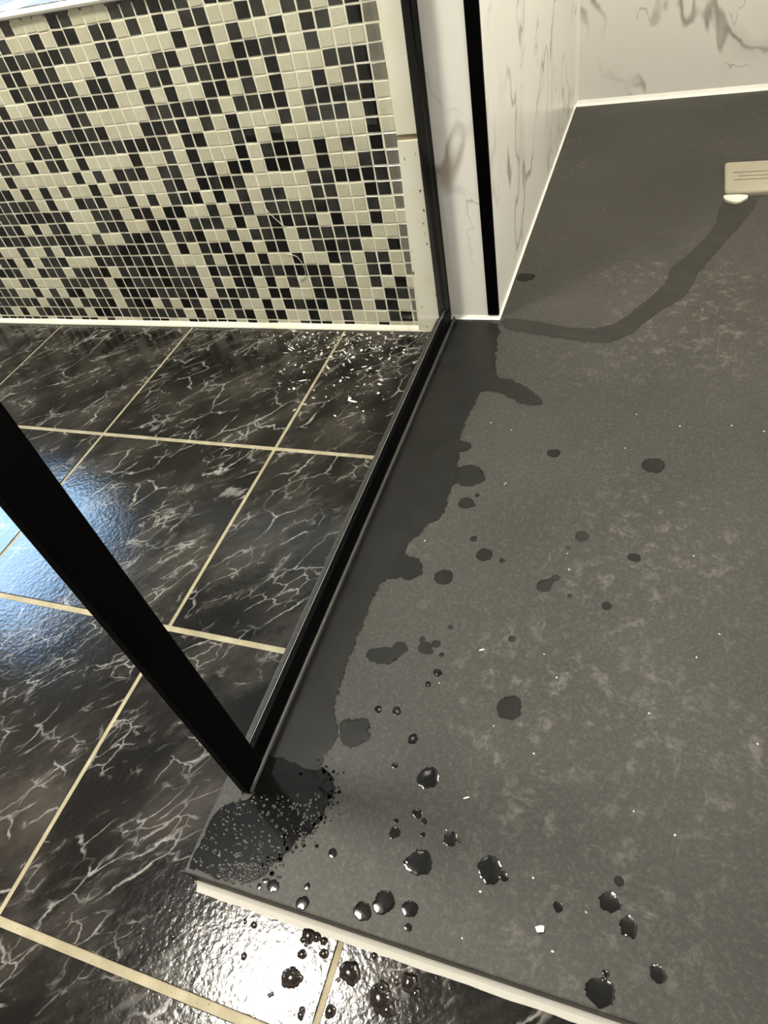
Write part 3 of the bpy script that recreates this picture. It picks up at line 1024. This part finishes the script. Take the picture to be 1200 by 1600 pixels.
for (u, v, r) in ((740, 842, 6), (785, 876, 5), (888, 856, 3), (890, 931, 4), (704, 980, 4), (690, 1023, 4), (684, 1051, 7), (669, 1069, 5), (591, 1108, 6), (620, 1111, 7),
                  (617, 1196, 5), (663, 1283, 5), (619, 1282, 4), (661, 1304, 4), (638, 1449, 6), (480, 1385, 5), (405, 1385, 4), (414, 1376, 4), (746, 774, 4), (800, 998, 6)):
    D(u, v, r, TINY[0], 'drop' if v > 1040 else 'wet_dark', group=TINY[1])
ZT = 0.0004
D(455, 1528, 15, 'dark water drop in the bright glare on the black tile', 'drop_tile', ZT, lobes=((445, 1526, 6),))
D(547, 1520, 16, 'brown-tinted water drop right of the short grout joint', 'drop_tile', ZT, stretch=1.05)
D(595, 1560, 18, 'dark irregular splash on the tile in front of the tray', 'drop_tile', ZT, lobes=((606, 1578, 11), (598, 1543, 10)))
D(640, 1535, 13, 'rightmost splash on the tiles in front of the tray', 'drop_tile', ZT, lobes=((650, 1552, 8),))
D(516, 1580, 9, 'small drop beside the short grout joint at the picture bottom', 'drop_tile', ZT)
D(470, 1586, 7, 'narrow drop in the glare at the picture bottom', 'drop_tile', ZT, stretch=0.7, lobes=((472, 1578, 5),))
D(472, 1491, 7, 'small oval drop above the drop in the bright glare', 'drop_tile', ZT)
D(506, 1490, 7, 'small drop touching the left of the short grout joint', 'drop_tile', ZT)
D(482, 1461, 11, 'broken splash against the white front sealant line', 'drop_tile', ZT, lobes=((495, 1464, 7), (506, 1470, 6), (474, 1468, 5)))
for (u, v, r) in ((397, 1445, 5), (381, 1494, 5), (421, 1555, 3), (425, 1553, 3), (585, 1493, 5), (270, 1463, 5), (478, 1476, 3), (529, 1531, 3), (383, 1440, 3), (620, 1535, 4)):
    D(u, v, r, 'tiny water drop on the black marble floor tiles', 'drop_tile', ZT, group='tiny drops on the floor tiles')

# uncountable fine droplets on the puddle corner
bm = bmesh.new()
rn = random.Random(21)
for n_ in range(620):
    if n_ < 440: u, v = rn.uniform(300, 500), rn.uniform(1240, 1372)
    else: u, v = rn.uniform(340, 470), rn.uniform(1350, 1380)
    if v < 1240 + (500 - u) * 0.0 or v > 1372 - (u - 400) * 0.75: continue
    if v < 1365 - (u - 292) * 1.9: continue
    p = plane_point(u, v, 2, TRAY_Z)
    if p.x < TRAY_X0 + 0.004 or p.y < TRAY_Y0 + 0.004: continue
    r = rn.uniform(0.0006, 0.0019)
    k = 7
    ring = [bm.verts.new((p.x + r * math.cos(6.283 * i / k), p.y + r * rn.uniform(.7, 1.3) * math.sin(6.283 * i / k), TRAY_Z + 0.0004)) for i in range(k)]
    top = [bm.verts.new((p.x + .55 * (w.co.x - p.x), p.y + .55 * (w.co.y - p.y), TRAY_Z + 0.0004 + r * 0.8)) for w in ring]
    for i in range(k):
        bm.faces.new((ring[i], ring[(i + 1) % k], top[(i + 1) % k], top[i]))
    bm.faces.new(top)
tag(build('fine_droplets', bm, M['droplet'], None, True), 'fine glittering droplets over the puddle by the frame foot', 'water', kind='stuff')

# ---- white crumbs on the black tiles
def crumb_mesh(seed):
    rn = random.Random(seed)
    bm = bmesh.new()
    bmesh.ops.create_icosphere(bm, subdivisions=1, radius=1.0)
    for v in bm.verts:
        v.co *= rn.uniform(0.45, 1.35)
    me = bpy.data.meshes.new('crumb'); bm.to_mesh(me); bm.free()
    me.materials.append(M['crumb'])
    return me


CR = [crumb_mesh(k) for k in range(6)]
rn = random.Random(5)
dust = []
cnt = 0
while cnt < 190 or len(dust) < 300:
    u, v = rn.gauss(535, 62), 516 + abs(rn.gauss(0, 48))
    p = plane_point(u, v, 2, 0.0)
    if p.x > TRAY_X0 - 0.006 or p.y > WALL_Y - 0.010: continue
    if cnt < 190:
        o = link('plaster_crumb', CR[cnt % 6])
        s = rn.choice((0.0010, 0.0013, 0.0016, 0.0020, 0.0027))
        e = rn.choice((1.0, 1.3, 1.9, 3.2))
        o.scale = (s * e, s / math.sqrt(e), s * 0.5)
        o.rotation_euler = (0, 0, rn.uniform(0, 6.28))
        o.location = (p.x, p.y, 0.0001 + s * 0.5)
        tag(o, 'tiny white plaster crumb among those scattered on black tiles below the mosaic', 'crumb', 'plaster crumbs on the floor tiles')
        cnt += 1
    else:
        dust.append((p.x, p.y))
bm = bmesh.new()
for (x, y) in dust:
    r = rn.uniform(0.0003, 0.0008); a = rn.uniform(0, 6.28)
    e = rn.choice((1, 1, 2.5))
    q = [bm.verts.new((x + r * e * math.cos(a + 2.094 * i), y + r * math.sin(a + 2.094 * i), 0.0002)) for i in range(3)]
    tp = bm.verts.new((x, y, 0.0002 + r))
    bm.faces.new(q)
    for i in range(3): bm.faces.new((q[i], q[(i + 1) % 3], tp))
tag(build('plaster_dust', bm, M['crumb']), 'fine white plaster dust on the black tiles below the mosaic', 'dust', kind='stuff')

# ---- light specks lying on the tray
for (u, v, s, e, lab) in ((844, 1451, 0.0032, 1.3, 'pale beige chip lying alone near the front of the tray'),
                          (728, 1247, 0.0008, 4.5, 'short white fibre lying in the middle of the tray'),
                          (752, 1016, 0.0010, 3.5, 'short pale splinter above the grey damp disc')):
    p = plane_point(u, v, 2, TRAY_Z)
    o = link('tray_chip', CR[u % 6]); o.scale = (s * e, s, s * 0.5); o.rotation_euler = (0, 0, 0.6)
    o.location = (p.x, p.y, TRAY_Z + s * 0.5); tag(o, lab, 'chip')
rn = random.Random(9)
for n_ in range(34):
    fixed = ((767, 661), (945, 328), (799, 672), (1062, 666), (834, 1178), (722, 1466), (1184, 1163), (1054, 1305), (990, 1268), (1124, 991), (870, 1059), (889, 890), (632, 640), (664, 845), (790, 755))
    u, v = fixed[n_] if n_ < len(fixed) else (rn.uniform(640, 1195), rn.uniform(560, 1500))
    p = plane_point(u, v, 2, TRAY_Z)
    s = rn.uniform(0.0007, 0.0013)
    o = link('white_speck', CR[n_ % 6]); o.scale = (s, s * 0.8, s * 0.5); o.rotation_euler = (0, 0, rn.uniform(0, 6))
    o.location = (p.x, p.y, TRAY_Z + s * 0.4)
    tag(o, 'minute white speck lying loose on the dark grey tray', 'speck', 'white specks on the tray')

# ---- fibres stuck to the mosaic
for px, lab in ((((449, 397), (456, 398), (464, 401), (471, 409), (476, 419), (478, 427), (475, 433), (470, 438)), 'pale curved hair stuck on the mosaic tiles, lower and more hooked'),
                (((415, 326), (421, 333), (429, 341), (436, 347), (441, 352), (448, 355)), 'pale diagonal hair stuck on the mosaic tiles, upper and straighter')):
    pts = [plane_point(u, v, 1, WALL_Y - 0.0012) for u, v in px]
    b = pts[-1].copy()
    o = build('hair_strand', add_tube(bmesh.new(), [p - b for p in pts], 0.0006, 6), M['hair'], None, True)
    o.location = b
    tag(o, lab, 'hair')

# ================================================================== ceiling lamps, out of frame (main one mirrored in the wet tile, tray one added as fill)
def ceiling_lamp(x, y, r, label, glow='lamp'):
    lp = empty('ceiling_lamp', (x, y, CEIL - 0.07))
    tag(lp, label, 'lamp')
    for nm, r0, z0, z1, mt in (('base_ring', r + 0.02, 0.035, 0.07, M['white_gloss']), ('diffuser', r, 0.0, 0.045, M[glow])):
        bm = bmesh.new()
        n = 40
        prof = [(0.0, z0), (r0 * 0.8, z0), (r0 * 0.96, z0 + 0.006), (r0, z0 + 0.016), (r0, z1), (0.0, z1)]
        ringz = [[bm.verts.new((rr * math.cos(6.28319 * k / n), rr * math.sin(6.28319 * k / n), zz)) for k in range(n)] if rr > 0 else [bm.verts.new((0, 0, zz))] for rr, zz in prof]
        for a, b in zip(ringz, ringz[1:]):
            for k in range(n):
                va = [a[0]] if len(a) == 1 else [a[k], a[(k + 1) % n]]
                vb = [b[0]] if len(b) == 1 else [b[(k + 1) % n], b[k]]
                bm.faces.new(va + vb)
        build(nm, bm, mt, lp, False)


ceiling_lamp(-0.53, -0.50, 0.17, 'round ceiling lamp with a glowing warm white diffuser, over the floor tiles')
ceiling_lamp(0.74, 0.62, 0.11, 'added fill lamp, smaller and round with a glowing diffuser, over the shower tray', 'fill_lamp')  # assumed fitting, added to brighten the marble back wall
